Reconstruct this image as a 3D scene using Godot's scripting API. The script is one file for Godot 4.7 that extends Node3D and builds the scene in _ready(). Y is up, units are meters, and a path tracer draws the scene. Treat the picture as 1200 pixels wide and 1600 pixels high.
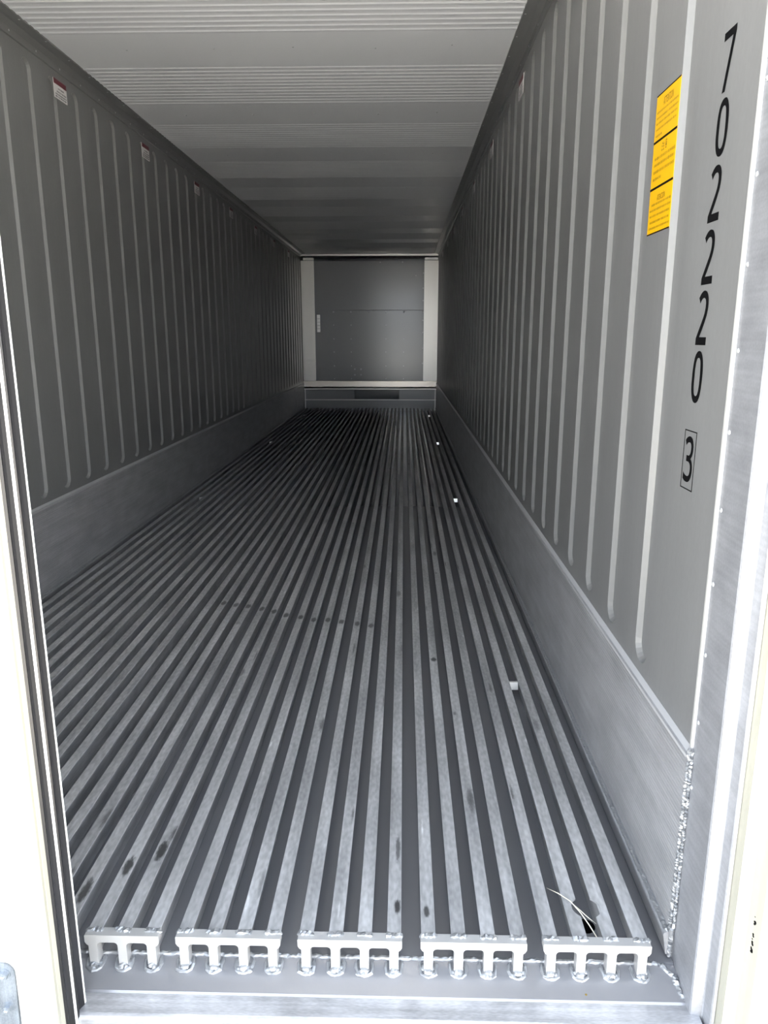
extends Node3D
# Inside of a refrigerated shipping container seen through the open half of its doors.
# x runs across (right +), y up (0 = top of the floor bars), -z runs into the container. Metres.

const HW := 1.145          # half inner width
const HC := 2.535          # ceiling height
const LEN := 11.74         # depth of the bulkhead
const GROUND := -0.30

var M := {}
var used := {}
var rng := RandomNumberGenerator.new()

# ---------------------------------------------------------------- small helpers
func new_st() -> SurfaceTool:
	var st := SurfaceTool.new()
	st.begin(Mesh.PRIMITIVE_TRIANGLES)
	return st

func tri(st: SurfaceTool, a: Vector3, b: Vector3, c: Vector3, hint: Vector3) -> void:
	var n := (c - a).cross(b - a)
	if n.length_squared() < 1e-16:
		return
	n = n.normalized()
	if n.dot(hint) < 0.0:
		n = -n
		var t := b
		b = c
		c = t
	st.set_normal(n)
	st.add_vertex(a)
	st.set_normal(n)
	st.add_vertex(b)
	st.set_normal(n)
	st.add_vertex(c)

func quad(st: SurfaceTool, a: Vector3, b: Vector3, c: Vector3, d: Vector3, hint: Vector3) -> void:
	tri(st, a, b, c, hint)
	tri(st, a, c, d, hint)

func box(st: SurfaceTool, lo: Vector3, hi: Vector3) -> void:
	var p := []
	for i in 8:
		p.append(Vector3(hi.x if i & 1 else lo.x, hi.y if i & 2 else lo.y, hi.z if i & 4 else lo.z))
	quad(st, p[0], p[1], p[3], p[2], Vector3.FORWARD)
	quad(st, p[4], p[5], p[7], p[6], Vector3.BACK)
	quad(st, p[0], p[2], p[6], p[4], Vector3.LEFT)
	quad(st, p[1], p[3], p[7], p[5], Vector3.RIGHT)
	quad(st, p[0], p[1], p[5], p[4], Vector3.DOWN)
	quad(st, p[2], p[3], p[7], p[6], Vector3.UP)

# a box whose four edges along one axis (0 x, 1 y, 2 z) are chamfered
func cbox(st: SurfaceTool, lo: Vector3, hi: Vector3, c: float, axis: int) -> void:
	var u := (axis + 1) % 3
	var v := (axis + 2) % 3
	var pts := PackedVector2Array([
		Vector2(lo[u] + c, lo[v]), Vector2(hi[u] - c, lo[v]), Vector2(hi[u], lo[v] + c), Vector2(hi[u], hi[v] - c),
		Vector2(hi[u] - c, hi[v]), Vector2(lo[u] + c, hi[v]), Vector2(lo[u], hi[v] - c), Vector2(lo[u], lo[v] + c)])
	prism(st, pts, axis, lo[axis], hi[axis])

func lift(p: Vector2, axis: int, w: float) -> Vector3:
	var r := Vector3.ZERO
	r[(axis + 1) % 3] = p.x
	r[(axis + 2) % 3] = p.y
	r[axis] = w
	return r

# a closed polygon (in the plane across the axis) drawn out from w0 to w1
func prism(st: SurfaceTool, pts: PackedVector2Array, axis: int, w0: float, w1: float, caps := true) -> void:
	var n := pts.size()
	var area := 0.0
	for i in n:
		area += pts[i].cross(pts[(i + 1) % n])
	for i in n:
		var a := pts[i]
		var b := pts[(i + 1) % n]
		var d := b - a
		var out := Vector2(d.y, -d.x) * signf(area)
		quad(st, lift(a, axis, w0), lift(b, axis, w0), lift(b, axis, w1), lift(a, axis, w1), lift(out, axis, 0.0))
	if caps:
		var idx := Geometry2D.triangulate_polygon(pts)
		var up := Vector3.ZERO
		up[axis] = 1.0
		for k in range(0, idx.size(), 3):
			tri(st, lift(pts[idx[k]], axis, w1), lift(pts[idx[k + 1]], axis, w1), lift(pts[idx[k + 2]], axis, w1), up)
			tri(st, lift(pts[idx[k]], axis, w0), lift(pts[idx[k + 1]], axis, w0), lift(pts[idx[k + 2]], axis, w0), -up)

# an open line of (x, y) drawn out along z; side tells which way it faces
func ribbon_z(st: SurfaceTool, pts: Array, z0: float, z1: float, hint: Vector3) -> void:
	for i in pts.size() - 1:
		var a: Vector2 = pts[i]
		var b: Vector2 = pts[i + 1]
		quad(st, Vector3(a.x, a.y, z0), Vector3(b.x, b.y, z0), Vector3(b.x, b.y, z1), Vector3(a.x, a.y, z1), hint)

# an open line of (x, z) drawn out along y
func ribbon_y(st: SurfaceTool, pts: Array, y0: float, y1: float, hint: Vector3) -> void:
	for i in pts.size() - 1:
		var a: Vector2 = pts[i]
		var b: Vector2 = pts[i + 1]
		quad(st, Vector3(a.x, y0, a.y), Vector3(b.x, y0, b.y), Vector3(b.x, y1, b.y), Vector3(a.x, y1, a.y), hint)

# a lumpy bead along a path, like a run of weld
func bead(st: SurfaceTool, path: Array, r: float, lump: float, sides := 7) -> void:
	var rings := []
	var n := path.size()
	for i in n:
		var p: Vector3 = path[i]
		var d: Vector3 = ((path[mini(i + 1, n - 1)] as Vector3) - (path[maxi(i - 1, 0)] as Vector3)).normalized()
		var s := d.cross(Vector3.UP)
		if s.length() < 0.1:
			s = d.cross(Vector3.RIGHT)
		s = s.normalized()
		var t := s.cross(d)
		var ring := []
		var rr := r * (0.12 if i == 0 or i == n - 1 else 1.0)
		for k in sides:
			var a := TAU * k / sides
			var q := rr * (1.0 + lump * rng.randf_range(-1.0, 1.0))
			ring.append(p + (s * cos(a) + t * sin(a)) * q)
		rings.append(ring)
	smooth_tube(st, rings)

func smooth_tube(st: SurfaceTool, rings: Array) -> void:
	for i in rings.size() - 1:
		var m: int = rings[i].size()
		var c := Vector3.ZERO
		for k in m:
			c += rings[i][k] + rings[i + 1][k]
		c /= 2.0 * m
		for k in m:
			var k2 := (k + 1) % m
			var a: Vector3 = rings[i][k]
			var b: Vector3 = rings[i][k2]
			var e: Vector3 = rings[i + 1][k2]
			var f: Vector3 = rings[i + 1][k]
			quad(st, a, b, e, f, (a + b + e + f) / 4.0 - c)

func line_pts(a: Vector3, b: Vector3, step: float, wob := 0.0) -> Array:
	var n := maxi(2, int(a.distance_to(b) / step))
	var r := []
	for i in n + 1:
		r.append(a.lerp(b, float(i) / n) + Vector3(rng.randf_range(-wob, wob), rng.randf_range(-wob, wob), rng.randf_range(-wob, wob)))
	return r

# a low domed rivet head pointing along dir
func dome(st: SurfaceTool, p: Vector3, dir: Vector3, r: float, h: float, sides := 8) -> void:
	var s := dir.cross(Vector3.UP)
	if s.length() < 0.1:
		s = dir.cross(Vector3.RIGHT)
	s = s.normalized()
	var t := s.cross(dir).normalized()
	var prof := [[1.0, 0.0], [0.85, 0.5], [0.45, 0.9], [0.0, 1.0]]
	for j in 3:
		for k in sides:
			var a0 := TAU * k / sides
			var a1 := TAU * (k + 1) / sides
			var q := []
			for e in [[j, a0], [j, a1], [j + 1, a1], [j + 1, a0]]:
				var pr: Array = prof[e[0]]
				q.append(p + (s * cos(e[1]) + t * sin(e[1])) * r * pr[0] + dir * h * pr[1])
			quad(st, q[0], q[1], q[2], q[3], dir + ((q[0] + q[1]) / 2.0 - p))

func hexnut(st: SurfaceTool, p: Vector3, r: float, h: float, turn: float) -> void:
	var w := PackedVector2Array()
	for k in 14:
		w.append(Vector2(cos(TAU * k / 14), sin(TAU * k / 14)) * r * 1.3 + Vector2(p.x, p.y))
	prism(st, w, 2, p.z, p.z + 0.002)
	var pts := PackedVector2Array()
	for k in 6:
		pts.append(Vector2(cos(TAU * k / 6 + turn), sin(TAU * k / 6 + turn)) * r + Vector2(p.x, p.y))
	prism(st, pts, 2, p.z + 0.002, p.z + h)
	dome(st, p + Vector3(0, 0, h), Vector3.BACK, r * 0.55, h * 0.5)

func numbered(n: String) -> String:
	if not used.has(n):
		used[n] = 0
		return n
	used[n] += 1
	return "%s_%03d" % [n, used[n]]

func mesh_of(st: SurfaceTool) -> ArrayMesh:
	return st.commit()

func part(called: String, what, mat: Material, parent: Node3D, label := "") -> MeshInstance3D:
	var o := MeshInstance3D.new()
	o.mesh = what.commit() if what is SurfaceTool else what
	o.material_override = mat
	o.cast_shadow = GeometryInstance3D.SHADOW_CASTING_SETTING_ON
	o.name = called
	if label != "":
		o.set_meta("label", label)
	parent.add_child(o, true)
	return o

func tag(o: Node3D, label: String, category: String, group := "", kind := "") -> Node3D:
	o.set_meta("label", label)
	o.set_meta("category", category)
	if group != "":
		o.set_meta("group", group)
	if kind != "":
		o.set_meta("kind", kind)
	return o

func thing(called: String, what, mat: Material, label: String, category: String, group := "", kind := "") -> MeshInstance3D:
	var o := MeshInstance3D.new()
	o.mesh = what.commit() if what is SurfaceTool else what
	o.material_override = mat
	o.name = numbered(called)
	add_child(o)
	tag(o, label, category, group, kind)
	return o

func holder(called: String, at: Vector3, label: String, category: String, group := "", kind := "") -> Node3D:
	var o := Node3D.new()
	o.name = numbered(called)
	add_child(o)
	o.position = at
	tag(o, label, category, group, kind)
	return o

# ---------------------------------------------------------------- materials
func std(color: Color, rough: float, metal := 0.0) -> StandardMaterial3D:
	var m := StandardMaterial3D.new()
	m.albedo_color = color
	m.roughness = rough
	m.metallic = metal
	return m

func grey(v: float) -> Color:
	return Color(v, v, v)

func noise_image(w: int, h: int, freq: float, sd: int, octaves := 4) -> Image:
	var n := FastNoiseLite.new()
	n.noise_type = FastNoiseLite.TYPE_SIMPLEX_SMOOTH
	n.frequency = freq
	n.seed = sd
	n.fractal_octaves = octaves
	var im := n.get_seamless_image(w, h)
	im.convert(Image.FORMAT_L8)
	return im

# grey texture: streaks along one axis over blotches over fine grain
func worn(w: int, h: int, along_v: bool, sd: int, base: float, streak: float, blotch: float, fine: float) -> Image:
	var a := noise_image(w, maxi(8, h / 24), 0.09, sd, 3) if along_v else noise_image(maxi(8, w / 24), h, 0.09, sd, 3)
	a.resize(w, h, Image.INTERPOLATE_CUBIC)
	var b := noise_image(w, h, 0.012, sd + 1, 4)
	var c := noise_image(w, h, 0.2, sd + 2, 2)
	var da := a.get_data()
	var db := b.get_data()
	var dc := c.get_data()
	var out := PackedByteArray()
	out.resize(w * h)
	for i in w * h:
		out[i] = clampi(int(255.0 * (base + streak * (da[i] / 127.5 - 1.0) + blotch * (db[i] / 127.5 - 1.0) + fine * (dc[i] / 127.5 - 1.0))), 0, 255)
	return Image.create_from_data(w, h, false, Image.FORMAT_L8, out)

func blot(im: Image, cx: float, cy: float, rx: float, ry: float, mul: float, rim := 0.35) -> void:
	for y in range(maxi(0, int(cy - ry)), mini(im.get_height() - 1, int(cy + ry) + 1) + 1):
		for x in range(maxi(0, int(cx - rx)), mini(im.get_width() - 1, int(cx + rx) + 1) + 1):
			var d := Vector2((x - cx) / rx, (y - cy) / ry).length() + rng.randf_range(-0.15, 0.15)
			if d < 1.0:
				var k := clampf((1.0 - d) / rim, 0.0, 1.0)
				var v := im.get_pixel(x, y).r * lerpf(1.0, mul, k)
				im.set_pixel(x, y, grey(v))

func tri_tex(m: StandardMaterial3D, im: Image, scale: Vector3, off := Vector3.ZERO) -> void:
	im.convert(Image.FORMAT_RGB8)
	m.albedo_texture = ImageTexture.create_from_image(im)
	m.uv1_triplanar = true
	m.uv1_world_triplanar = true
	m.uv1_scale = scale
	m.uv1_offset = off

func make_materials() -> void:
	# liner sheets of the side walls: grey satin metal
	M.liner = std(Color(0.635, 0.64, 0.64), 0.34, 0.2)
	tri_tex(M.liner, worn(512, 512, true, 11, 0.82, 0.008, 0.014, 0.012), Vector3(0.9, 0.45, 0.9))
	M.ceiling = std(Color(0.945, 0.955, 0.97), 0.32, 0.0)
	M.ceiling.metallic_specular = 0.35
	M.kick = std(Color(0.76, 0.765, 0.775), 0.34, 0.25)
	tri_tex(M.kick, worn(512, 512, false, 21, 0.86, 0.05, 0.07, 0.03), Vector3(1, 1.6, 0.5))
	M.plate = std(Color(0.58, 0.585, 0.60), 0.22, 0.45)
	# bar tops: one texture laid over the whole floor, 2.4 m by 12 m
	var fl := worn(1024, 2048, true, 31, 0.71, 0.07, 0.09, 0.08)
	var px := func(x: float, z: float) -> Vector2: return Vector2((x + 1.2) / 2.4 * 1024.0, (z + 12.0) / 12.0 * 2048.0)
	for s in [[-0.129, -0.202, 0.011, 0.045, 0.45], [-0.061, -0.282, 0.012, 0.035, 0.42], [0.0, -0.337, 0.012, 0.04, 0.42], [0.569, -0.172, 0.008, 0.022, 0.4], [0.632, -0.16, 0.007, 0.018, 0.45],
			[0.697, -1.444, 0.012, 0.02, 0.45], [0.0, -1.937, 0.014, 0.03, 0.5], [-0.061, -1.968, 0.014, 0.03, 0.55], [-0.129, -1.999, 0.014, 0.03, 0.55], [0.061, -1.892, 0.014, 0.03, 0.5],
			[0.129, -1.87, 0.013, 0.028, 0.5], [0.19, -1.841, 0.013, 0.028, 0.5], [0.252, -1.842, 0.013, 0.028, 0.5], [-0.19, -2.014, 0.014, 0.03, 0.6], [-0.252, -2.038, 0.014, 0.03, 0.6],
			[0.313, -1.82, 0.013, 0.03, 0.55], [0.382, -1.80, 0.013, 0.03, 0.55], [0.443, -1.78, 0.013, 0.03, 0.6], [0.569, -0.36, 0.006, 0.05, 0.6]]:
		var c: Vector2 = px.call(s[0], s[1])
		blot(fl, c.x, c.y, s[2] / 2.4 * 1024.0, s[3] / 12.0 * 2048.0, s[4])
	for i in 260:  # scattered scuffs and drips
		var c: Vector2 = px.call(rng.randf_range(-1.1, 1.1), rng.randf_range(-11.5, -0.2))
		blot(fl, c.x, c.y, rng.randf_range(1.5, 6.0), rng.randf_range(2.0, 14.0), rng.randf_range(0.62, 0.9), 0.6)
	for i in 420:  # pale scratches
		var c: Vector2 = px.call(rng.randf_range(-1.1, 1.1), rng.randf_range(-6.5, -0.1))
		blot(fl, c.x, c.y, rng.randf_range(0.8, 2.4), rng.randf_range(1.0, 9.0), rng.randf_range(1.08, 1.25), 0.6)
	M.bar = std(Color(0.96, 0.965, 0.97), 0.46, 0.2)
	tri_tex(M.bar, fl, Vector3(1.0 / 2.4, 1.0, 1.0 / 12.0), Vector3(0.5, 0, 1.0))
	M.cut = std(Color(0.76, 0.76, 0.755), 0.42, 0.4)       # saw-cut faces of the end combs
	M.weld = std(Color(0.66, 0.67, 0.68), 0.38, 0.6)
	M.sill = std(Color(0.90, 0.905, 0.92), 0.36, 0.5)
	tri_tex(M.sill, worn(256, 256, false, 41, 0.84, 0.05, 0.1, 0.06), Vector3(1.2, 3, 6))
	M.jamb = std(Color(0.72, 0.73, 0.75), 0.42, 0.5)
	tri_tex(M.jamb, worn(256, 512, false, 51, 0.88, 0.04, 0.05, 0.03), Vector3(3, 1.5, 3))
	M.paint = std(Color(0.70, 0.695, 0.64), 0.38)
	tri_tex(M.paint, worn(256, 256, true, 61, 0.95, 0.015, 0.03, 0.015), Vector3(2, 1, 2))
	M.door = std(Color(0.67, 0.68, 0.675), 0.36)
	M.rubber = std(Color(0.11, 0.11, 0.12), 0.34)
	M.zinc = std(Color(0.72, 0.75, 0.78), 0.36, 0.75)
	tri_tex(M.zinc, worn(256, 256, true, 71, 0.84, 0.03, 0.12, 0.06), Vector3(6, 3, 6))
	M.sealant = std(Color(0.72, 0.72, 0.71), 0.6)
	M.bulk = std(Color(0.68, 0.69, 0.70), 0.20, 0.1)
	M.strip = std(Color(0.95, 0.945, 0.93), 0.30, 0.55)
	M.beige = std(Color(0.95, 0.92, 0.88), 0.26, 0.7)
	M.rivet = std(Color(0.82, 0.83, 0.84), 0.3, 0.7)
	M.black = std(Color(0.06, 0.06, 0.065), 0.85)
	M.black.metallic_specular = 0.15
	M.white = std(Color(0.94, 0.94, 0.93), 0.4)
	M.tab = std(Color(0.96, 0.96, 0.95), 0.3, 0.7)
	M.cap = std(Color(0.70, 0.705, 0.71), 0.45)
	M.foil = std(Color(0.97, 0.97, 0.97), 0.28, 0.6)
	M.straw = std(Color(0.90, 0.88, 0.80), 0.6)
	M.yellow = std(Color(0.98, 0.79, 0.05), 0.45)
	M.olive = std(Color(0.45, 0.36, 0.05), 0.6)
	M.steel = std(Color(0.88, 0.88, 0.87), 0.45)
	M.ground = std(Color(0.80, 0.79, 0.765), 0.85)
	tri_tex(M.ground, worn(512, 512, true, 81, 0.88, 0.0, 0.1, 0.06), Vector3(0.2, 0.2, 0.2))
	M.far_steel = std(Color(0.42, 0.44, 0.46), 0.6)

# ---------------------------------------------------------------- side walls
# one liner sheet with pressed-in grooves; s = 1 right, -1 left
func wall_mesh(s: float) -> SurfaceTool:
	var st := new_st()
	var X := HW + 0.003
	var D := 0.012
	var inn := Vector3(-s, 0, 0)
	var y0 := -0.07
	var y1 := HC + 0.01
	var gb := 0.445 + 0.045   # centre of the lower round end
	var gt := 2.437 - 0.045
	var ro := 0.045
	var ri := 0.034
	var P := func(z: float, y: float, d: float) -> Vector3: return Vector3(s * (X + d), y, z)
	var z := -0.11
	var k := 0
	while true:
		var zc := -0.465 - 0.2552 * k
		if zc - 0.06 < -LEN - 0.2:
			break
		quad(st, P.call(z, y0, 0.0), P.call(zc + 0.05, y0, 0.0), P.call(zc + 0.05, y1, 0.0), P.call(z, y1, 0.0), inn)
		var a := zc + 0.05
		var b := zc - 0.05
		# thin flats beside the groove
		quad(st, P.call(a, gb, 0.0), P.call(zc + ro, gb, 0.0), P.call(zc + ro, gt, 0.0), P.call(a, gt, 0.0), inn)
		quad(st, P.call(b, gb, 0.0), P.call(zc - ro, gb, 0.0), P.call(zc - ro, gt, 0.0), P.call(b, gt, 0.0), inn)
		# slopes and floor of the groove
		quad(st, P.call(zc + ro, gb, 0.0), P.call(zc + ri, gb, D), P.call(zc + ri, gt, D), P.call(zc + ro, gt, 0.0), inn)
		quad(st, P.call(zc - ro, gb, 0.0), P.call(zc - ri, gb, D), P.call(zc - ri, gt, D), P.call(zc - ro, gt, 0.0), inn)
		quad(st, P.call(zc + ri, gb, D), P.call(zc - ri, gb, D), P.call(zc - ri, gt, D), P.call(zc + ri, gt, D), inn)
		for e in [[gt, 1.0, y1], [gb, -1.0, y0]]:
			var yc: float = e[0]
			var up: float = e[1]
			var ye: float = e[2]
			var N := 10
			for i in N:
				var t0 := PI * i / N
				var t1 := PI * (i + 1) / N
				var o0: Vector3 = P.call(zc + ro * cos(t0), yc + up * ro * sin(t0), 0.0)
				var o1: Vector3 = P.call(zc + ro * cos(t1), yc + up * ro * sin(t1), 0.0)
				var i0: Vector3 = P.call(zc + ri * cos(t0), yc + up * ri * sin(t0), D)
				var i1: Vector3 = P.call(zc + ri * cos(t1), yc + up * ri * sin(t1), D)
				quad(st, o0, o1, i1, i0, inn)
				tri(st, i0, i1, P.call(zc, yc, D), inn)
				var corner: Vector3 = P.call(a if i < N / 2 else b, ye, 0.0)
				tri(st, o0, o1, corner, inn)
			tri(st, P.call(a, ye, 0.0), P.call(b, ye, 0.0), P.call(zc, yc + up * ro, 0.0), inn)
			tri(st, P.call(a, ye, 0.0), P.call(a, yc, 0.0), P.call(zc + ro, yc, 0.0), inn)
			tri(st, P.call(b, ye, 0.0), P.call(b, yc, 0.0), P.call(zc - ro, yc, 0.0), inn)
		z = b
		k += 1
	quad(st, P.call(z, y0, 0.0), P.call(-LEN - 1.08, y0, 0.0), P.call(-LEN - 1.08, y1, 0.0), P.call(z, y1, 0.0), inn)
	# insulation and outer skin behind it
	var xa := s * (X + 0.016)
	var xb := s * (X + 0.085)
	box(st, Vector3(minf(xa, xb), GROUND + 0.06, -LEN - 1.15), Vector3(maxf(xa, xb), HC + 0.1, -0.11))
	return st

func kick_mesh(s: float) -> SurfaceTool:
	var st := new_st()
	var pts := []
	var x := HW - 0.009
	pts.append(Vector2(s * (HW + 0.002), -0.061))
	pts.append(Vector2(s * (HW - 0.013), -0.054))
	pts.append(Vector2(s * (HW - 0.021), -0.006))
	pts.append(Vector2(s * (HW - 0.020), -0.003))
	pts.append(Vector2(s * x, 0.003))
	var y := 0.012
	while y < 0.392:
		pts.append(Vector2(s * x, y))
		pts.append(Vector2(s * x, y + 0.0048))
		pts.append(Vector2(s * (x + 0.0011), y + 0.006))
		pts.append(Vector2(s * (x + 0.0011), y + 0.0078))
		y += 0.009
	pts.append(Vector2(s * x, 0.404))
	pts.append(Vector2(s * (x - 0.003), 0.407))
	pts.append(Vector2(s * (x - 0.0025), 0.410))
	pts.append(Vector2(s * (HW + 0.003), 0.417))
	ribbon_z(st, pts, -0.112, -LEN - 0.1, Vector3(-s, 0.2, 0))
	# end face towards the doorway
	for i in pts.size() - 1:
		var a: Vector2 = pts[i]
		var b: Vector2 = pts[i + 1]
		quad(st, Vector3(a.x, a.y, -0.112), Vector3(b.x, b.y, -0.112), Vector3(s * (HW + 0.003), b.y, -0.112), Vector3(s * (HW + 0.003), a.y, -0.112), Vector3.BACK)
	return st

func side(s: float) -> void:
	var sd := "right" if s > 0 else "left"
	var where := "bearing the black number and yellow label" if s > 0 else "behind the closed white door leaf"
	thing("wall_" + sd, wall_mesh(s), M.liner, "grey metal side wall with upright pressed grooves, " + where, "wall", "", "structure")
	var kb := thing("baseboard_" + sd, kick_mesh(s), M.kick, "ribbed aluminium kick plate along the foot of the wall " + where, "kick plate", "", "structure")
	var x_face := HW - 0.009
	var wb := new_st()
	bead(wb, line_pts(Vector3(s * (HW - 0.0125), 0.001, -0.112), Vector3(s * (HW - 0.0125), 0.001, -2.6), 0.006, 0.0006), 0.0055, 0.25)
	bead(wb, line_pts(Vector3(s * (HW - 0.0125), 0.001, -2.6), Vector3(s * (HW - 0.0125), 0.001, -LEN + 0.02), 0.12, 0.0004), 0.0050, 0.15, 6)
	var cs := new_st()
	ribbon_z(cs, [Vector2(s * (x_face - 0.001), 0.4015), Vector2(s * (x_face - 0.0035), 0.404), Vector2(s * (x_face - 0.0030), 0.4085), Vector2(s * (HW + 0.0025), 0.4195)], -0.1125, -LEN, Vector3(-s, 1, 0))
	part("cap_strip", cs, M.cap, kb, "pale strip capping the kick plate")
	part("weld_bead", wb, M.weld, kb, "pale seam of weld along the floor edge")
	var we := new_st()
	bead(we, line_pts(Vector3(s * (HW - 0.006), -0.06, -0.110), Vector3(s * (HW - 0.006), 0.012, -0.110), 0.003, 0.0006), 0.0048, 0.2)
	bead(we, line_pts(Vector3(s * (HW - 0.009), 0.008, -0.1125), Vector3(s * (HW - 0.007), 0.425, -0.1125), 0.003, 0.0007), 0.0036, 0.3)
	bead(we, line_pts(Vector3(s * (HW - 0.003), 0.008, -0.1085), Vector3(s * (HW - 0.002), 0.425, -0.1085), 0.003, 0.0007), 0.0034, 0.3)
	part("weld_bead", we, M.weld, kb, "bright rough upright weld at the front end")
	# dark angle between wall and ceiling
	var st := new_st()
	var xo := HW - 0.0737
	ribbon_z(st, [Vector2(s * (HW + 0.003), HC - 0.060), Vector2(s * (HW - 0.004), HC - 0.058), Vector2(s * (HW - 0.005), HC - 0.028), Vector2(s * (xo + 0.046), HC - 0.010), Vector2(s * xo, HC - 0.006), Vector2(s * (xo - 0.001), HC + 0.001)], -0.02, -LEN, Vector3(-s, -1, 0))
	var cv := thing("trim_1" if s < 0 else "trim_2", st, M.liner, "grey angle trim between ceiling and the wall " + where, "trim", "", "structure")
	var rv := new_st()
	for k in 47:
		var z := -0.14 - 0.245 * k
		dome(rv, Vector3(s * (HW - 0.0045), HC - 0.040, z - 0.02), Vector3(-s, 0, 0), 0.005, 0.002, 6)
		dome(rv, Vector3(s * (xo + 0.010), HC - 0.0075, z), Vector3(0, -1, 0), 0.005, 0.002, 6)
	var rp := part("rivets", rv, M.rivet, cv, "rows of tiny bright rivet heads")
	rp.set_meta("kind", "stuff")

# ---------------------------------------------------------------- ceiling
func build_ceiling() -> void:
	var st := new_st()
	var zs := [Vector2(0.06, HC)]   # (z, y)
	var g := 0
	while true:
		var start := -0.865 - 1.0530 * g      # near end of a group of twelve ridges
		if g == 0:
			start = -0.865
		if start - 0.62 < -LEN:
			break
		for k in 12:
			var z := start - 0.0530 * k
			zs.append(Vector2(z, HC))
			zs.append(Vector2(z - 0.009, HC - 0.0022))
			zs.append(Vector2(z - 0.020, HC - 0.0022))
			zs.append(Vector2(z - 0.029, HC))
		g += 1
	zs.append(Vector2(-LEN - 0.02, HC))
	for i in zs.size() - 1:
		var a: Vector2 = zs[i]
		var b: Vector2 = zs[i + 1]
		quad(st, Vector3(-HW, a.y, a.x), Vector3(HW, a.y, a.x), Vector3(HW, b.y, b.x), Vector3(-HW, b.y, b.x), Vector3.DOWN)
	box(st, Vector3(-HW - 0.085, HC + 0.02, -LEN - 1.15), Vector3(HW + 0.085, HC + 0.12, 0.06))
	var c := thing("ceiling", st, M.ceiling, "pale grey ceiling sheet with bands of fine cross ridges", "ceiling", "", "structure")
	var rv := new_st()
	for gz in [-2.72, -3.80, -4.85, -5.9]:
		for x in [-0.75, -0.33, 0.05, 0.44, 0.80]:
			dome(rv, Vector3(x + 0.03 * sin(gz * 7.0), HC, gz + 0.02 * sin(x * 9.0)), Vector3.DOWN, 0.005, 0.003, 6)
	var rp := part("rivets", rv, M.rivet, c, "scattered small rivet heads")
	rp.set_meta("kind", "stuff")

# ---------------------------------------------------------------- floor
const GROUPS := [[-0.061, 0.0, 0.061], [0.129, 0.190, 0.252, 0.313], [0.382, 0.443, 0.503, 0.564], [0.635, 0.697, 0.758, 0.819], [0.886, 0.947, 1.009, 1.071]]
const PLATE_Y := -0.062
const NOTCH := Vector2(0.979, -0.177)
const NOTCH_R := 0.031

func bar_mesh() -> ArrayMesh:
	var st := new_st()
	var w := 0.0148
	var pts := PackedVector2Array([   # prism over z: x, y
		Vector2(-w, -0.0042), Vector2(-w, -0.0008), Vector2(-w + 0.001, 0.0), Vector2(w - 0.001, 0.0), Vector2(w, -0.0008), Vector2(w, -0.0042),
		Vector2(0.005, -0.0065), Vector2(0.003, -0.009), Vector2(0.003, PLATE_Y), Vector2(-0.003, PLATE_Y), Vector2(-0.003, -0.009), Vector2(-0.005, -0.0065)])
	prism(st, pts, 2, -0.086, -LEN + 0.12)
	return st.commit()

# a bar whose flange is bitten by the round drain opening; x is the bar's place
func notched_bar_mesh(x: float) -> ArrayMesh:
	var st := new_st()
	var w := 0.0148
	var c := NOTCH - Vector2(x, 0)
	var top := PackedVector2Array()          # (z, x) order for axis y
	var s := signf(c.x)
	var zs := [-0.086, -0.45]
	var edge := []
	var dx := s * w - c.x
	var half := sqrt(maxf(0.0, NOTCH_R * NOTCH_R - dx * dx))
	edge.append(Vector2(zs[0], s * w))
	var n := 14
	var a0 := atan2(dx, half)
	var a1 := -PI - a0 if s > 0 else PI - a0
	for i in n + 1:
		var t := lerpf(a0, a1, float(i) / n)
		edge.append(Vector2(c.y + NOTCH_R * cos(t), c.x + NOTCH_R * sin(t)))
	edge.append(Vector2(zs[1], s * w))
	for e in edge:
		top.append(e)
	top.append(Vector2(zs[1], -s * w))
	top.append(Vector2(zs[0], -s * w))
	prism(st, top, 1, -0.0045, 0.0)
	box(st, Vector3(-0.003, PLATE_Y, -0.45), Vector3(0.003, -0.0045, -0.086))
	var pts := PackedVector2Array([
		Vector2(-w, -0.0042), Vector2(-w, -0.0008), Vector2(-w + 0.001, 0.0), Vector2(w - 0.001, 0.0), Vector2(w, -0.0008), Vector2(w, -0.0042),
		Vector2(0.005, -0.0065), Vector2(0.003, -0.009), Vector2(0.003, PLATE_Y), Vector2(-0.003, PLATE_Y), Vector2(-0.003, -0.009), Vector2(-0.005, -0.0065)])
	prism(st, pts, 2, -0.45, -LEN + 0.12)
	return st.commit()

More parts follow.
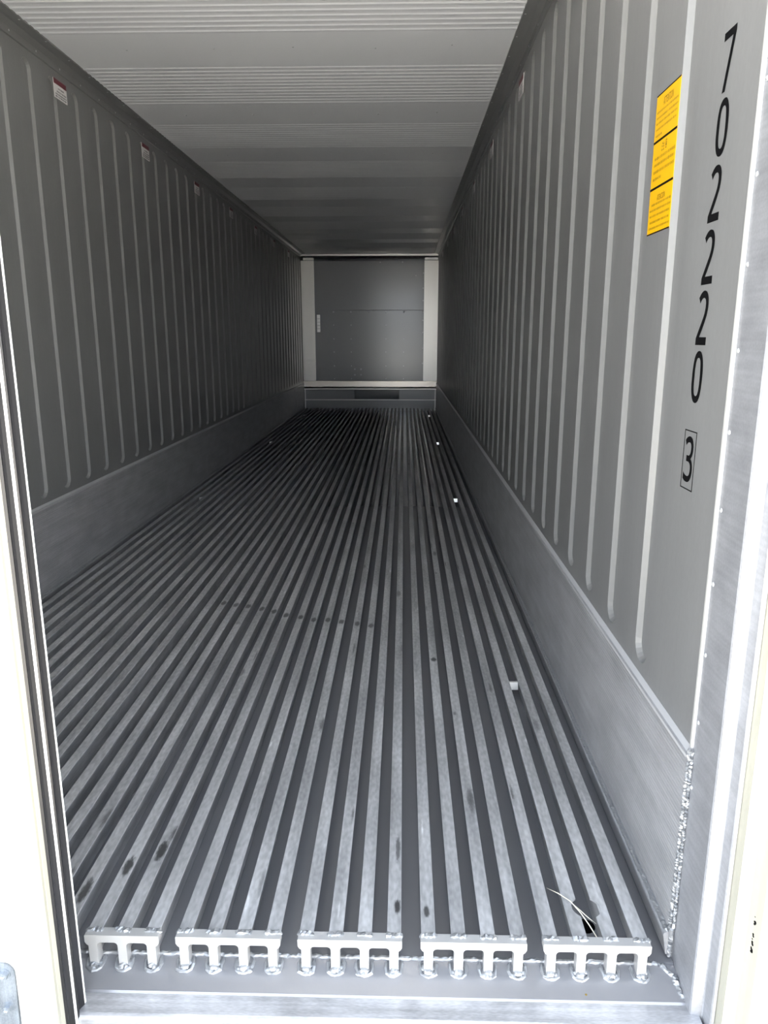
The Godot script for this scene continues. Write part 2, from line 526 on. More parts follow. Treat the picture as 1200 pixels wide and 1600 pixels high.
func comb_mesh(xs: Array) -> ArrayMesh:
	var st := new_st()
	var lw := 0.0092
	var cap := -0.0165
	var r := 0.008
	var bot := -0.086
	var p := PackedVector2Array()
	var x0: float = xs[0]
	var x1: float = xs[xs.size() - 1]
	p.append(Vector2(x0 - 0.0165, -0.001))
	p.append(Vector2(x0 - 0.0155, 0.0008))
	p.append(Vector2(x1 + 0.0155, 0.0008))
	p.append(Vector2(x1 + 0.0165, -0.001))
	p.append(Vector2(x1 + 0.0165, cap + 0.001))
	p.append(Vector2(x1 + 0.0135, cap - 0.0045))
	p.append(Vector2(x1 + lw, cap - 0.008))
	for i in range(xs.size() - 1, -1, -1):
		var x: float = xs[i]
		p.append(Vector2(x + lw, bot))
		p.append(Vector2(x - lw, bot))
		if i > 0:
			var xl: float = xs[i - 1] + lw
			var xr: float = x - lw
			for k in 5:
				var a := PI / 2 * k / 4.0
				p.append(Vector2(xr - r + r * cos(a), cap - r + r * sin(a)))
			for k in 5:
				var a := PI / 2 * k / 4.0
				p.append(Vector2(xl + r - r * sin(a), cap - r + r * cos(a)))
	p.append(Vector2(x0 - lw, cap - 0.008))
	p.append(Vector2(x0 - 0.0135, cap - 0.0045))
	p.append(Vector2(x0 - 0.0165, cap + 0.001))
	prism(st, p, 2, -0.094, -0.072)
	return st.commit()

func sill_y(z: float) -> float:
	return lerpf(-0.066, -0.086, clampf((-0.095 - z) / -0.07, 0.0, 1.0))

func build_floor() -> void:
	# plate under the bars, with a round drain cut through it
	var st := new_st()
	var hole := Vector2(0.985, -0.192)
	var hr := 0.021
	var za := -0.097
	var zb := -LEN - 1.08
	var q := 0.045
	var Y := PLATE_Y
	var strips := [[-HW, hole.x - q, za, zb], [hole.x + q, HW, za, zb], [hole.x - q, hole.x + q, za, hole.y + q], [hole.x - q, hole.x + q, hole.y - q, zb]]
	for s in strips:
		quad(st, Vector3(s[0], Y, s[2]), Vector3(s[1], Y, s[2]), Vector3(s[1], Y, s[3]), Vector3(s[0], Y, s[3]), Vector3.UP)
	var N := 24
	for i in N:
		var a := TAU * i / N
		var b := TAU * (i + 1) / N
		var sq := func(t: float) -> Vector3:
			var d := Vector2(cos(t), sin(t))
			d /= maxf(absf(d.x), absf(d.y))
			return Vector3(hole.x + d.x * q, Y, hole.y + d.y * q)
		var h0 := Vector3(hole.x + cos(a) * hr, Y, hole.y + sin(a) * hr)
		var h1 := Vector3(hole.x + cos(b) * hr, Y, hole.y + sin(b) * hr)
		quad(st, sq.call(a), sq.call(b), h1, h0, Vector3.UP)
	box(st, Vector3(-HW, -0.20, zb), Vector3(HW, -0.13, za))
	quad(st, Vector3(-HW, Y, za), Vector3(HW, Y, za), Vector3(HW, -0.2, za), Vector3(-HW, -0.2, za), Vector3.BACK)
	var fl := thing("floor", st, M.plate, "grey aluminium floor plate under long rows of raised bars", "floor", "", "structure")
	# drain cup
	var dr := new_st()
	for i in N:
		var a := TAU * i / N
		var b := TAU * (i + 1) / N
		var f := func(t: float, r: float, y: float) -> Vector3: return Vector3(hole.x + cos(t) * r, y, hole.y + sin(t) * r)
		quad(dr, f.call(a, hr, Y), f.call(b, hr, Y), f.call(b, hr * 0.8, Y - 0.05), f.call(a, hr * 0.8, Y - 0.05), -f.call(a, 1, 0) + Vector3(hole.x, 0, hole.y))
		tri(dr, f.call(a, hr * 0.8, Y - 0.05), f.call(b, hr * 0.8, Y - 0.05), Vector3(hole.x, Y - 0.05, hole.y), Vector3.UP)
	part("drain_hole", dr, M.black, fl, "round black drain hole in the floor plate")
	# bars
	var plain := bar_mesh()
	for s in [-1.0, 1.0]:
		for gi in GROUPS.size():
			if gi == 0 and s < 0:
				continue
			for x0 in GROUPS[gi]:
				var x: float = x0 * (s if gi > 0 else 1.0)
				var m: ArrayMesh = plain
				if is_equal_approx(x, 0.947) or is_equal_approx(x, 1.009):
					m = notched_bar_mesh(x)
				var b := part("floor_bar", m, M.bar, fl)
				b.position = Vector3(x, 0, 0)
	# combs that close the front ends of the bars
	for s in [-1.0, 1.0]:
		for gi in GROUPS.size():
			if gi == 0 and s < 0:
				continue
			var xs: Array = []
			for x0 in GROUPS[gi]:
				xs.append(x0 * (s if gi > 0 else 1.0))
			xs.sort()
			var cb := part("end_comb", comb_mesh(xs), M.cut, fl, "bright toothed end piece welded across the bar ends")
			var tw := new_st()
			for x in xs:
				# lump of weld on the top where the bar meets the comb
				bead(tw, line_pts(Vector3(x - 0.019, -0.002, -0.0885), Vector3(x + 0.019, -0.002, -0.0885), 0.0035, 0.0012), 0.0072, 0.3)
			part("weld_bead", tw, M.weld, cb, "lumpy weld at the bar ends")
			var fw := new_st()
			for x in xs:
				var yb := sill_y(-0.07)
				var foot := []
				for e in [[-0.015, -0.094], [-0.0165, -0.086], [-0.0165, -0.077], [-0.0145, -0.067], [-0.007, -0.0625], [0.0, -0.061], [0.007, -0.0625], [0.0145, -0.067], [0.0165, -0.077], [0.0165, -0.086], [0.015, -0.094]]:
					foot.append(Vector3(x + e[0] + rng.randf_range(-0.001, 0.001), sill_y(e[1]) + 0.0005, e[1] + rng.randf_range(-0.001, 0.001)))
				bead(fw, foot, 0.0034, 0.4)
				for j in 7:
					var mx: float = x + rng.randf_range(-0.012, 0.012)
					var mz := rng.randf_range(-0.082, -0.066)
					dome(fw, Vector3(mx, sill_y(mz) - 0.0005, mz), Vector3.UP, rng.randf_range(0.006, 0.009), rng.randf_range(0.003, 0.0055), 9)
				bead(fw, line_pts(Vector3(x - 0.0105, yb + 0.002, -0.070), Vector3(x + 0.0105, yb + 0.002, -0.070), 0.0035, 0.001), 0.0058, 0.3)
			part("weld_bead", fw, M.weld, cb, "lumpy weld round the comb feet")

func build_threshold() -> void:
	# dark plate behind, brighter door sill in front, painted rail below
	var st := new_st()
	var prof := PackedVector2Array([Vector2(-0.066, -0.10), Vector2(-0.066, -0.095), Vector2(-0.086, -0.025), Vector2(-0.090, -0.022), Vector2(-0.16, -0.022), Vector2(-0.16, -0.10)])
	# axis x: (y, z)
	prism(st, prof, 0, -HW, HW)
	var t := thing("trim_5", st, M.plate, "dull aluminium threshold plate under the comb feet", "threshold", "", "structure")
	var b := new_st()
	bead(b, line_pts(Vector3(-HW, -0.064, -0.097), Vector3(HW - 0.03, -0.064, -0.097), 0.006, 0.0007), 0.0042, 0.35)
	bead(b, line_pts(Vector3(HW - 0.03, -0.064, -0.097), Vector3(HW - 0.008, -0.072, -0.07), 0.004, 0.0009), 0.005, 0.35)
	bead(b, line_pts(Vector3(HW - 0.008, -0.070, -0.075), Vector3(HW - 0.002, -0.088, -0.03), 0.004, 0.0012), 0.006, 0.4)
	part("weld_bead", b, M.weld, t, "thin run of weld behind the comb feet")
	var sl := new_st()
	prism(sl, PackedVector2Array([Vector2(-0.090, -0.0225), Vector2(-0.0905, 0.022), Vector2(-0.0925, 0.028), Vector2(-0.098, 0.032), Vector2(-0.112, 0.034), Vector2(-0.16, 0.034), Vector2(-0.16, -0.0225)]), 0, -HW - 0.03, HW + 0.018)
	part("sill", sl, M.sill, t, "bright bare aluminium door sill")
	var ln := new_st()
	prism(ln, PackedVector2Array([Vector2(-0.118, 0.034), Vector2(-0.119, 0.10), Vector2(-0.123, 0.104), Vector2(GROUND + 0.02, 0.104), Vector2(GROUND + 0.02, 0.034)]), 0, -HW - 0.08, HW + 0.08)
	part("painted_rail", ln, M.paint, t, "cream painted steel rail below the sill")

# ---------------------------------------------------------------- far bulkhead
func build_back() -> void:
	var Z := -LEN
	var st := new_st()
	# closing wall behind the bulkhead
	box(st, Vector3(-HW - 0.08, GROUND + 0.06, Z - 1.15), Vector3(HW + 0.08, HC + 0.1, Z - 1.07))
	var w := thing("wall_back", st, M.bulk, "far bulkhead with flat grey panel between two pale strips", "wall", "", "structure")
	var p := new_st()
	cbox(p, Vector3(-0.925, 0.455, Z - 0.03), Vector3(0.91, 1.622, Z), 0.002, 0)
	part("lower_panel", p, M.bulk, w, "glossy grey lower bulkhead panel")
	p = new_st()
	cbox(p, Vector3(-0.925, 1.626, Z - 0.03), Vector3(0.91, 2.42, Z), 0.002, 0)
	part("upper_panel", p, M.bulk, w, "glossy grey upper bulkhead panel")
	p = new_st()
	box(p, Vector3(-0.925, 1.60, Z - 0.02), Vector3(-0.61, 1.65, Z + 0.0004))
	part("seam_cover", p, M.bulk, w)
	p = new_st()
	box(p, Vector3(-HW, 0.45, Z - 0.03), Vector3(-0.926, 2.42, Z + 0.006))
	part("side_strip", p, M.strip, w, "pale bare metal strip")
	p = new_st()
	box(p, Vector3(0.911, 0.45, Z - 0.03), Vector3(HW, 2.42, Z + 0.006))
	part("side_strip", p, M.strip, w, "pale bare metal strip")
	for x in [[-HW + 0.04, -0.93], [0.915, HW - 0.01]]:
		p = new_st()
		box(p, Vector3(x[0], 2.43, Z - 0.03), Vector3(x[1], 2.465, Z + 0.002))
		part("bracket", p, M.strip, w)
	p = new_st()
	box(p, Vector3(-HW, 2.498, Z - 0.05), Vector3(HW, 2.528, Z - 0.03))
	part("top_rail", p, M.strip, w, "thin pale rail over the dark air slot")
	p = new_st()
	cbox(p, Vector3(-HW, 0.350, Z - 0.03), Vector3(HW, 0.452, Z + 0.012), 0.003, 0)
	part("ledge", p, M.beige, w, "pale beige ledge along the panel foot")
	p = new_st()
	cbox(p, Vector3(-HW, 0.305, Z - 0.03), Vector3(HW, 0.330, Z + 0.02), 0.004, 0)
	part("lip", p, M.strip, w)
	p = new_st()
	box(p, Vector3(-HW, -0.06, Z - 0.09), Vector3(-0.27, 0.31, Z - 0.06))
	box(p, Vector3(0.5, -0.06, Z - 0.09), Vector3(HW, 0.31, Z - 0.06))
	part("recess_panel", p, M.bulk, w, "grey panel in the low air return")
	p = new_st()
	cbox(p, Vector3(-HW, 0.118, Z - 0.06), Vector3(HW, 0.134, Z - 0.035), 0.003, 0)
	part("cross_bar", p, M.strip, w)
	p = new_st()
	box(p, Vector3(-HW, -0.06, Z - 0.06), Vector3(HW, 0.11, Z - 0.045))
	part("curb", p, M.bulk, w)
	p = new_st()
	for x in [-HW + 0.02, HW - 0.03]:
		box(p, Vector3(x, -0.05, Z + 0.0), Vector3(x + 0.012, 0.33, Z + 0.012))
	part("corner_edge", p, M.strip, w)
	# rivets
	p = new_st()
	for x in [-0.61, -0.316, -0.009, 0.274, 0.574, 0.89]:
		dome(p, Vector3(x, 1.597, Z), Vector3.BACK, 0.016, 0.006)
	for x in [-0.61, -0.316, 0.274, 0.574]:
		for y in [1.383, 1.155, 0.938, 0.705, 0.49]:
			dome(p, Vector3(x, y, Z), Vector3.BACK, 0.010, 0.004)
	for y in [2.22, 1.98, 1.78, 1.46, 1.26, 1.0, 0.75]:
		dome(p, Vector3(0.895, y, Z), Vector3.BACK, 0.012, 0.005)
	for e in [[0.77, 2.18], [0.18, 2.395], [0.55, 2.395]]:
		dome(p, Vector3(e[0], e[1], Z), Vector3.BACK, 0.012, 0.005)
	var rp := part("rivets", p, M.rivet, w, "small bright rivet heads")
	rp.set_meta("kind", "stuff")
	# hatch plate with four bolts
	p = new_st()
	cbox(p, Vector3(-0.28, 0.505, Z), Vector3(-0.128, 0.70, Z + 0.005), 0.002, 0)
	var h := part("hatch_plate", p, M.bulk, w, "small square cover plate")
	for e in [[-0.258, 0.65], [-0.152, 0.65], [-0.258, 0.555], [-0.152, 0.555]]:
		p = new_st()
		dome(p, Vector3(e[0], e[1], Z + 0.005), Vector3.BACK, 0.016, 0.008)
		part("bolt", p, M.rivet, h)
	# tall white label with dark divisions
	var lb := new_st()
	box(lb, Vector3(-0.89, 1.267, Z - 0.001), Vector3(-0.838, 1.552, Z + 0.005))
	var l := thing("upright_label", lb, M.foil, "narrow white upright label on the far grey bulkhead panel", "label")
	for k in 4:
		var y := 1.32 + 0.055 * k
		lb = new_st()
		box(lb, Vector3(-0.885, y, Z + 0.004), Vector3(-0.843, y + 0.004, Z + 0.006))
		part("division_line", lb, M.far_steel, l)

# ---------------------------------------------------------------- doorway
func build_doorway() -> void:
	# right jamb: bare aluminium with two steps
	var st := new_st()
	var y0 := -0.13
	var y1 := HC - 0.01
	ribbon_y(st, [Vector2(HW + 0.003, -0.135), Vector2(HW - 0.002, -0.121), Vector2(HW - 0.002, -0.114), Vector2(HW + 0.0008, -0.112), Vector2(HW + 0.0008, -0.088), Vector2(HW, -0.087), Vector2(HW, -0.006), Vector2(HW + 0.002, -0.002), Vector2(HW + 0.021, 0.0015), Vector2(HW + 0.023, 0.0035), Vector2(HW + 0.023, 0.033), Vector2(HW + 0.025, 0.036), Vector2(HW + 0.030, 0.0365), Vector2(HW + 0.03, 0.02)], y0, y1, Vector3(-1, 0, 0.5))
	var j := thing("trim_3", st, M.jamb, "stepped bare aluminium door jamb beside the black number", "door jamb", "", "structure")
	var sl := new_st()
	ribbon_y(sl, [Vector2(HW + 0.002, -0.132), Vector2(HW - 0.003, -0.1225), Vector2(HW - 0.0035, -0.1145), Vector2(HW + 0.001, -0.1125)], 0.40, y1, Vector3(-1, 0, 0.3))
	part("seal_strip", sl, M.sealant, j, "thin pale sealant strip along the wall edge")
	for k in 12:
		var rv := new_st()
		dome(rv, Vector3(HW + 0.0008, 0.345 + 0.1395 * k, -0.1035), Vector3.LEFT, 0.0045, 0.003, 10)
		part("rivet", rv, M.rivet, j, "small bright rivet head")
	# painted corner post outside it
	st = new_st()
	var pr := PackedVector2Array()
	# axis y: (z, x)
	for p in [[-0.10, 1.176], [0.062, 1.176], [0.066, 1.180], [0.066, 1.186], [0.071, 1.188], [0.076, 1.192], [0.092, 1.196], [0.108, 1.199], [0.111, 1.203], [0.113, 1.206], [0.114, 1.216], [0.111, 1.219], [0.114, 1.222], [0.116, 1.30], [-0.10, 1.30]]:
		pr.append(Vector2(p[0], p[1]))
	prism(st, pr, 1, GROUND + 0.02, HC + 0.1)
	var po := thing("trim_4", st, M.paint, "cream painted steel corner post at the open door side", "corner post", "", "structure")
	# scuffs of black on the post
	var sc := new_st()
	for e in [[0.089, 0.212, 0.016], [0.089, 0.178, 0.03], [0.089, 0.152, 0.012], [0.083, 0.075, 0.026]]:
		for k in 9:
			var yy: float = e[1] + rng.randf_range(-0.5, 0.5) * e[2]
			var zz: float = e[0] + rng.randf_range(-0.0035, 0.0035)
			var r := rng.randf_range(0.002, 0.0052)
			dome(sc, Vector3(1.1962 + (zz - 0.092) * 0.19, yy, zz), Vector3(-0.98, 0, 0.19), r, 0.0004, 7)
	var sp := part("scuff", sc, M.black, po, "black rubber scuff marks")
	sp.set_meta("kind", "stuff")
	# far jamb and post, behind the closed leaf
	st = new_st()
	box(st, Vector3(-HW - 0.13, GROUND + 0.02, -0.11), Vector3(-HW - 0.001, HC + 0.1, 0.035))
	thing("trim_7", st, M.paint, "cream painted corner post behind the closed door leaf", "corner post", "", "structure")
	# header over the doorway
	st = new_st()
	box(st, Vector3(-HW - 0.12, HC - 0.03, 0.0), Vector3(HW + 0.12, HC + 0.12, 0.115))
	thing("trim_6", st, M.paint, "cream painted steel header over the doorway", "header", "", "structure")
	build_door()

func build_door() -> void:
	var E := -0.055
	var yb := -0.115
	var yt := HC - 0.035
	var st := new_st()
	# leaf: outer face z 0.108, rounded corner, edge back to the first gasket
	var pr := PackedVector2Array()
	for p in [[0.0, -1.14], [0.108, -1.14], [0.108, E - 0.012], [0.1065, E - 0.006], [0.103, E - 0.002], [0.099, E - 0.0005], [0.089, E - 0.002], [0.087, E - 0.0005], [0.085, E - 0.002], [0.075, E], [0.072, E - 0.006], [0.005, E - 0.008], [0.0, E - 0.012]]:
		pr.append(Vector2(p[0], p[1]))
	prism(st, pr, 1, yb, yt)
	var d := thing("door_1", st, M.door, "closed white door leaf with black rubber gaskets on its edge", "door", "", "structure")
	st = new_st()
	prism(st, PackedVector2Array([Vector2(0.1085, -1.14), Vector2(0.1085, E - 0.030), Vector2(0.1085, E - 0.030), Vector2(0.112, -1.1395)]), 1, yb, yt)
	# cream edge strip
	st = new_st()
	prism(st, PackedVector2Array([Vector2(0.1075, E - 0.014), Vector2(0.1092, E - 0.010), Vector2(0.1075, E - 0.0045), Vector2(0.1035, E - 0.0008), Vector2(0.099, E + 0.0008), Vector2(0.0895, E - 0.0002), Vector2(0.0885, E - 0.0015), Vector2(0.0875, E - 0.0002), Vector2(0.0765, E + 0.0008), Vector2(0.0735, E - 0.004), Vector2(0.08, E - 0.008)]), 1, yb, yt)
	part("edge_strip", st, M.paint, d, "cream painted edge of the leaf")
	# two black gaskets, each a hollow-faced lip
	for g in [[0.074, 0.045], [0.033, 0.003]]:
		st = new_st()
		var a: float = g[0]
		var b: float = g[1]
		var m := (a + b) / 2.0
		prism(st, PackedVector2Array([Vector2(a, E - 0.008), Vector2(a, E - 0.0005), Vector2(a - 0.004, E + 0.003), Vector2(m + 0.005, E + 0.001), Vector2(m, E - 0.0015), Vector2(m - 0.005, E + 0.0005), Vector2(b + 0.003, E + 0.004), Vector2(b, E + 0.002), Vector2(b, E - 0.008)]), 1, yb - 0.02, yt)
		part("gasket", st, M.rubber, d, "black rubber door gasket")
	st = new_st()
	prism(st, PackedVector2Array([Vector2(0.045, E - 0.008), Vector2(0.045, E + 0.001), Vector2(0.043, E + 0.0025), Vector2(0.035, E + 0.0025), Vector2(0.033, E + 0.001), Vector2(0.033, E - 0.008)]), 1, yb, yt)
	part("retainer_strip", st, M.white, d, "white strip between the two gaskets")
	st = new_st()
	prism(st, PackedVector2Array([Vector2(0.003, E - 0.008), Vector2(0.003, E + 0.0035), Vector2(0.0, E + 0.0042), Vector2(-0.003, E + 0.003), Vector2(-0.003, E - 0.008)]), 1, -0.09, yt)
	part("retainer_strip", st, M.white, d, "thin white inner strip")
	# flared lower end of the inner gasket
	st = new_st()
	prism(st, PackedVector2Array([Vector2(-0.092, E), Vector2(-0.122, E + 0.016), Vector2(-0.145, E + 0.018), Vector2(-0.145, E - 0.005), Vector2(-0.092, E - 0.005)].map(func(v): return Vector2(v.y, v.x))), 2, -0.002, 0.028)
	part("gasket", st, M.rubber, d, "flared rubber gasket foot")
	# zinc hinge plate with two hex bolts
	st = new_st()
	var pl := PackedVector2Array()
	var xr := -0.1165
	var yt2 := 0.112
	pl.append(Vector2(-0.24, yt2))
	for k in 7:
		var a := PI / 2 * k / 6.0
		pl.append(Vector2(xr - 0.022 + 0.022 * sin(a), yt2 - 0.022 + 0.022 * cos(a)))
	pl.append(Vector2(xr - 0.006, -0.10))
	pl.append(Vector2(-0.24, -0.10))
	prism(st, pl, 2, 0.108, 0.114)
	var hp := part("hinge_plate", st, M.zinc, d, "dull zinc hinge plate on the white leaf")
	st = new_st()
	var rim := []
	rim.append(Vector3(-0.24, yt2 + 0.003, 0.1085))
	for k in 9:
		var a := PI / 2 * k / 8.0
		rim.append(Vector3(xr - 0.022 + 0.025 * sin(a), yt2 - 0.022 + 0.025 * cos(a), 0.1085))
	rim.append(Vector3(xr - 0.003, -0.10, 0.1085))
	bead(st, rim, 0.0038, 0.05, 8)
	part("sealant_rim", st, M.sealant, hp, "pale sealant bead round the plate")
	for e in [[-0.1345, 0.090, 0.3], [-0.1365, 0.0165, 0.8]]:
		st = new_st()
		hexnut(st, Vector3(e[0], e[1], 0.114), 0.0085, 0.0085, e[2])
		part("bolt", st, M.zinc, hp, "silver hex bolt with washer")

# ---------------------------------------------------------------- markings
func glyph(txt: String, h: float, w: float, depth: float, bold := false) -> Mesh:
	var f := SystemFont.new()
	f.font_names = PackedStringArray(["Droid Sans"])
	f.font_weight = 700 if bold else 400
	var fv := FontVariation.new()
	fv.base_font = f
	fv.variation_embolden = 0.0 if bold else 0.45
	var t := TextMesh.new()
	t.font = fv
	t.text = txt
	t.font_size = 96
	t.pixel_size = 0.001
	t.depth = 0.0
	t.curve_step = 1.5
	var bb := t.get_aabb()
	# flatten to plain triangles scaled to w by h, centred, with a little thickness
	var arr := t.surface_get_arrays(0) if t.get_surface_count() > 0 else []
	var v: PackedVector3Array = arr[Mesh.ARRAY_VERTEX]
	var idx: PackedInt32Array = arr[Mesh.ARRAY_INDEX]
	var st := new_st()
	var c := bb.position + bb.size / 2.0
	var sx := w / bb.size.x
	var sy := h / bb.size.y
	var n := idx.size() if idx.size() > 0 else v.size()
	for k in range(0, n, 3):
		var q := []
		for e in 3:
			var p: Vector3 = v[idx[k + e]] if idx.size() > 0 else v[k + e]
			q.append(Vector3((p.x - c.x) * sx, (p.y - c.y) * sy, depth))
		tri(st, q[0], q[1], q[2], Vector3.BACK)
	return st.commit()

# rows of print too small to read, as uneven dark dashes: [y, x0, x1] in shares of the image
func print_rows(im: Image, rows: Array, col: Color, rh: float) -> void:
	var w := im.get_width()
	var h := im.get_height()
	for r in rows:
		var x := int(r[1] * w)
		while x < int(r[2] * w):
			var len := rng.randi_range(3, 9) * 2
			for k in range(0, len, 2):
				if x + k >= int(r[2] * w):
					break
				var up := int(rh * h * rng.randf_range(0.55, 1.0))
				im.fill_rect(Rect2i(x + k, int(r[0] * h) - up / 2, 1 + rng.randi_range(0, 1), up), col.lerp(im.get_pixel(x, 2), rng.randf_range(0.0, 0.35)))
			x += len + rng.randi_range(2, 4)

func flat_label(im: Image, rough: float) -> StandardMaterial3D:
	var m := std(Color.WHITE, rough)
	m.albedo_texture = ImageTexture.create_from_image(im)
	return m

# a thin sheet w by h in its own x-y plane, facing +z, with its print on the front
func sheet(w: float, h: float, t: float) -> ArrayMesh:
	var st := new_st()
	var uv := [Vector2(0, 1), Vector2(0, 0), Vector2(1, 0), Vector2(0, 1), Vector2(1, 0), Vector2(1, 1)]
	for u in uv:
		st.set_normal(Vector3.BACK)
		st.set_uv(u)
		st.add_vertex(Vector3((u.x - 0.5) * w, (0.5 - u.y) * h, t))
	for e in [[Vector2(-1, -1), Vector2(1, -1), Vector3.DOWN], [Vector2(1, -1), Vector2(1, 1), Vector3.RIGHT], [Vector2(1, 1), Vector2(-1, 1), Vector3.UP], [Vector2(-1, 1), Vector2(-1, -1), Vector3.LEFT]]:
		var a := Vector3(e[0].x * w / 2, e[0].y * h / 2, 0)
		var b := Vector3(e[1].x * w / 2, e[1].y * h / 2, 0)
		st.set_uv(Vector2(0.5, 0.99))
		quad(st, a, b, b + Vector3(0, 0, t), a + Vector3(0, 0, t), e[2])
	return st.commit()

func build_markings() -> void:
	var X := HW + 0.003
	# black number down the right wall: 702220 and a boxed 3
	var num := holder("number_marking", Vector3(X, 0.9, -0.275), "large black upright number 702220 with boxed 3 on the grey wall", "number")
	num.rotation.y = -PI / 2
	var rows := [["7", 1.631, 1.731, -0.272], ["0", 1.523, 1.620, -0.271], ["2", 1.412, 1.510, -0.274], ["2", 1.301, 1.399, -0.276], ["2", 1.189, 1.290, -0.277], ["0", 1.078, 1.178, -0.277], ["3", 0.920, 1.012, -0.281]]
	for r in rows:
		var hgt: float = r[2] - r[1]
		var o := part("digit", glyph(r[0], hgt, 0.045 if r[0] == "3" else 0.051, 0.0005), M.black, num, "black digit " + r[0])
		o.position = Vector3(r[3] + 0.275, (r[1] + r[2]) / 2.0 - 0.9, 0)
	var bx := new_st()
	var t := 0.0022
	for e in [[-0.037, 0.025, 0.005, 0.005 + t], [-0.037, 0.025, 0.1235 - t, 0.1235], [-0.037, -0.037 + t, 0.005, 0.1235], [0.025 - t, 0.025, 0.005, 0.1235]]:
		box(bx, Vector3(e[0], e[2], 0), Vector3(e[1], e[3], 0.0005))
	part("check_box", bx, M.black, num, "thin black box round the last digit")
	# yellow notice in three fields
	var im := Image.create(300, 600, false, Image.FORMAT_RGB8)
	im.fill(Color(0.91, 0.69, 0.03))
	var ink := Color(0.42, 0.33, 0.06)
	print_rows(im, [[0.125, 0.05, 0.96], [0.165, 0.05, 0.97], [0.205, 0.05, 0.95], [0.245, 0.05, 0.93], [0.29, 0.06, 0.34]], ink, 0.020)
	print_rows(im, [[0.455, 0.10, 0.98], [0.50, 0.08, 0.98], [0.55, 0.08, 0.98], [0.60, 0.08, 0.45]], ink, 0.027)
	print_rows(im, [[0.785, 0.10, 0.97], [0.825, 0.06, 0.98], [0.868, 0.06, 0.97], [0.912, 0.08, 0.96], [0.955, 0.06, 0.96]], ink, 0.021)
	# the two-character heading of the middle field, as strokes
	for s in [[0.40, 0.365, 0.03, 0.012], [0.39, 0.385, 0.03, 0.012], [0.385, 0.41, 0.03, 0.016], [0.46, 0.36, 0.012, 0.06], [0.44, 0.375, 0.06, 0.008], [0.44, 0.392, 0.06, 0.008], [0.435, 0.416, 0.07, 0.008],
			[0.54, 0.362, 0.075, 0.008], [0.548, 0.375, 0.06, 0.007], [0.55, 0.385, 0.055, 0.02], [0.54, 0.41, 0.012, 0.012], [0.56, 0.413, 0.045, 0.009], [0.575, 0.352, 0.012, 0.012]]:
		im.fill_rect(Rect2i(int(s[0] * 300), int(s[1] * 600), maxi(2, int(s[2] * 300)), maxi(2, int(s[3] * 600))), ink)
	var yl := thing("yellow_notice", sheet(0.149, 0.298, 0.0008), flat_label(im, 0.4), "yellow notice in three fields on the wall beside the black number", "notice")
	yl.position = Vector3(X, 1.583, -0.5865)
	yl.rotation.y = -PI / 2
	for e in [[0.1465, 0.149], [0.0475, 0.0525], [-0.0525, -0.0475], [-0.149, -0.1465]]:
		var bars := new_st()
		box(bars, Vector3(-0.0745, e[0], 0.0003), Vector3(0.0745, e[1], 0.0012))
		part("border_bar", bars, M.black, yl, "black bar of the notice")
	for e in [["ATTENTION", 0.127, 0.062], ["ATENCIÓN", -0.0715, 0.052]]:
		var o := part("heading", glyph(e[0], 0.016, e[2], 0.0010, true), M.olive, yl, "dark heading " + e[0])
		o.position = Vector3(0.004, e[1], 0)
	# small stickers along the top of both walls
	var sm := Image.create(160, 110, false, Image.FORMAT_RGB8)
	sm.fill(Color(0.92, 0.91, 0.91))
	print_rows(sm, [[0.46, 0.32, 0.80], [0.63, 0.2, 0.94], [0.78, 0.08, 0.94], [0.90, 0.08, 0.92]], Color(0.25, 0.24, 0.25), 0.10)
	sm.fill_rect(Rect2i(0, 0, 160, 30), Color(0.42, 0.10, 0.17))
	var smm := flat_label(sm, 0.4)
	var shm := sheet(0.142, 0.088, 0.0025)
	var nth := ["nearest the doorway", "second from the doorway", "third from the doorway", "fourth from the doorway", "fifth from the doorway", "sixth from the doorway", "farthest from the doorway"]
	for s in [-1.0, 1.0]:
		for k in 7:
			var z := -2.853 - 1.262 * k
			var wl := "numbered wall" if s > 0 else "wall behind the door leaf"
			var o := thing("warning_sticker", shm, smm, "white maroon-banded sticker on the %s, %s" % [wl, nth[k]], "sticker", "stickers along the wall tops")
			o.position = Vector3(s * X, 2.396, z)
			o.rotation.y = -PI / 2 * s

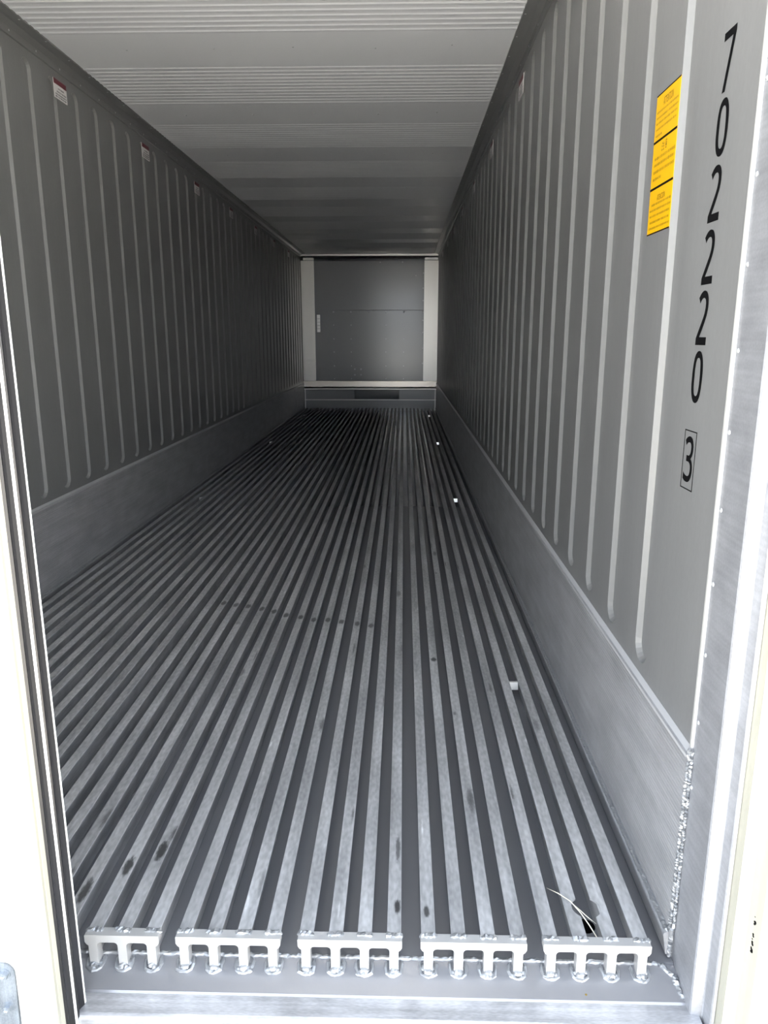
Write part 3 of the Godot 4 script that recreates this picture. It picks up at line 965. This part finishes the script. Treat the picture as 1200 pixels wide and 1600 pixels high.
# ---------------------------------------------------------------- loose things
func build_small() -> void:
	var st := new_st()
	# a bright bent tab: leaning face under the flanges and a short foot behind; axis x: (y, z)
	prism(st, PackedVector2Array([Vector2(-0.031, 0.0045), Vector2(-0.0052, -0.0006), Vector2(-0.0046, -0.0012), Vector2(-0.0046, -0.012), Vector2(-0.0062, -0.012), Vector2(-0.0062, -0.0024), Vector2(-0.031, 0.0028)]), 0, -0.0158, 0.0158)
	var tm := st.commit()
	var nth := ["nearest the doorway", "second from the doorway", "third from the doorway", "farthest from the doorway"]
	for s in [-1.0, 1.0]:
		for k in 4:
			var o := thing("floor_tab", tm, M.tab, "bright metal tab between floor bars by the %s, %s" % ["numbered wall" if s > 0 else "wall behind the leaf", nth[k]], "tab", "bright tabs between the floor bars")
			o.position = Vector3(s * 0.978, 0, [-1.262, -4.36, -7.45, -10.52][k])
	# a pale stalk lying over the bars by the drain
	st = new_st()
	bead(st, [Vector3(0.904, 0.002, -0.231), Vector3(0.925, 0.010, -0.205), Vector3(0.945, 0.014, -0.178), Vector3(0.962, 0.008, -0.150), Vector3(0.975, -0.002, -0.128), Vector3(0.986, -0.014, -0.112), Vector3(0.996, -0.022, -0.100)], 0.0011, 0.1, 6)
	var w := thing("dry_stalk", st, M.straw, "thin pale dry stalk lying across the bars by the drain hole", "stalk")
	st = new_st()
	bead(st, [Vector3(0.948, 0.013, -0.174), Vector3(0.962, 0.007, -0.160), Vector3(0.978, 0.000, -0.146), Vector3(0.992, -0.004, -0.134)], 0.0009, 0.1, 6)
	part("side_shoot", st, M.straw, w)
	# crumb of yellow dirt on the threshold
	st = new_st()
	dome(st, Vector3(0.951, -0.0845, -0.036), Vector3.UP, 0.003, 0.003, 7)
	thing("dirt_crumb", st, M.olive, "tiny ochre crumb of dirt on the threshold plate", "crumb")

# ---------------------------------------------------------------- yard outside
func build_yard() -> void:
	var st := new_st()
	box(st, Vector3(-60, GROUND - 0.3, -60), Vector3(60, GROUND, 60))
	thing("ground", st, M.ground, "pale sunlit concrete yard outside the doorway", "ground", "", "structure")
	# a grey container standing across the yard, mirrored faintly in the far bulkhead
	var c := holder("yard_container", Vector3(0.0, GROUND, 17.0), "long grey shipping container standing across the yard", "container")
	st = new_st()
	var z := -6.1
	var pts := []
	var x := -6.1
	while x < 6.1:
		pts.append(Vector2(x, 0.0))
		pts.append(Vector2(x + 0.07, 0.0))
		pts.append(Vector2(x + 0.14, 0.036))
		pts.append(Vector2(x + 0.21, 0.036))
		x += 0.28
	ribbon_y(st, pts, 0.15, 2.8, Vector3(0, 0, -1))
	box(st, Vector3(-6.1, 0.15, 0.04), Vector3(6.1, 2.8, 2.4))
	part("corrugated_side", st, M.far_steel, c)
	st = new_st()
	for yy in [0.0, 2.76]:
		box(st, Vector3(-6.1, yy, -0.04), Vector3(6.1, yy + 0.15, 2.44))
	for xx in [-6.1, 5.95]:
		box(st, Vector3(xx, 0.0, -0.05), Vector3(xx + 0.16, 2.9, 0.1))
	part("frame", st, M.far_steel, c)

# ----------------------------------------------------------------
func _ready() -> void:
	rng.seed = 702220
	# camera
	var cam := Camera3D.new()
	cam.name = "camera"
	cam.fov = rad_to_deg(2.0 * atan(800.0 / 1162.9))
	cam.position = Vector3(0.577, 1.2067, 1.2075)
	cam.rotation = Vector3(-0.2325, 0.026, -0.0002)
	cam.near = 0.05
	cam.far = 200.0
	add_child(cam)
	cam.current = true
	# sky, sun, exposure
	var sm := ProceduralSkyMaterial.new()
	sm.sky_top_color = Color(0.60, 0.64, 0.70)
	sm.sky_horizon_color = Color(0.95, 0.97, 1.0)
	sm.sky_curve = 0.30
	sm.ground_bottom_color = Color(0.5, 0.48, 0.44)
	sm.ground_horizon_color = Color(0.72, 0.72, 0.7)
	sm.sky_energy_multiplier = 1.6
	sm.sun_angle_max = 1.0
	var sky := Sky.new()
	sky.sky_material = sm
	var env := Environment.new()
	env.background_mode = Environment.BG_SKY
	env.sky = sky
	env.tonemap_mode = Environment.TONE_MAPPER_LINEAR
	env.tonemap_exposure = 2.6
	env.sdfgi_enabled = true
	env.ssao_enabled = true
	env.ssil_enabled = true
	var we := WorldEnvironment.new()
	we.name = "environment"
	we.environment = env
	add_child(we)
	var sun := DirectionalLight3D.new()
	sun.name = "sun"
	sun.light_color = Color(1.0, 0.97, 0.93)
	sun.light_energy = 10.0
	sun.light_angular_distance = 0.6
	sun.shadow_enabled = true
	add_child(sun)
	# high, from behind the container and to the right: the doorway side stands in shade
	var alt := deg_to_rad(56.0)
	var az := deg_to_rad(55.0)
	sun.look_at_from_position(Vector3(cos(alt) * cos(az), sin(alt), -cos(alt) * sin(az)) * 50.0, Vector3.ZERO, Vector3.FORWARD)
	# the place
	make_materials()
	side(-1.0)
	side(1.0)
	build_ceiling()
	build_floor()
	build_threshold()
	build_back()
	build_doorway()
	build_yard()
	build_markings()
	build_small()
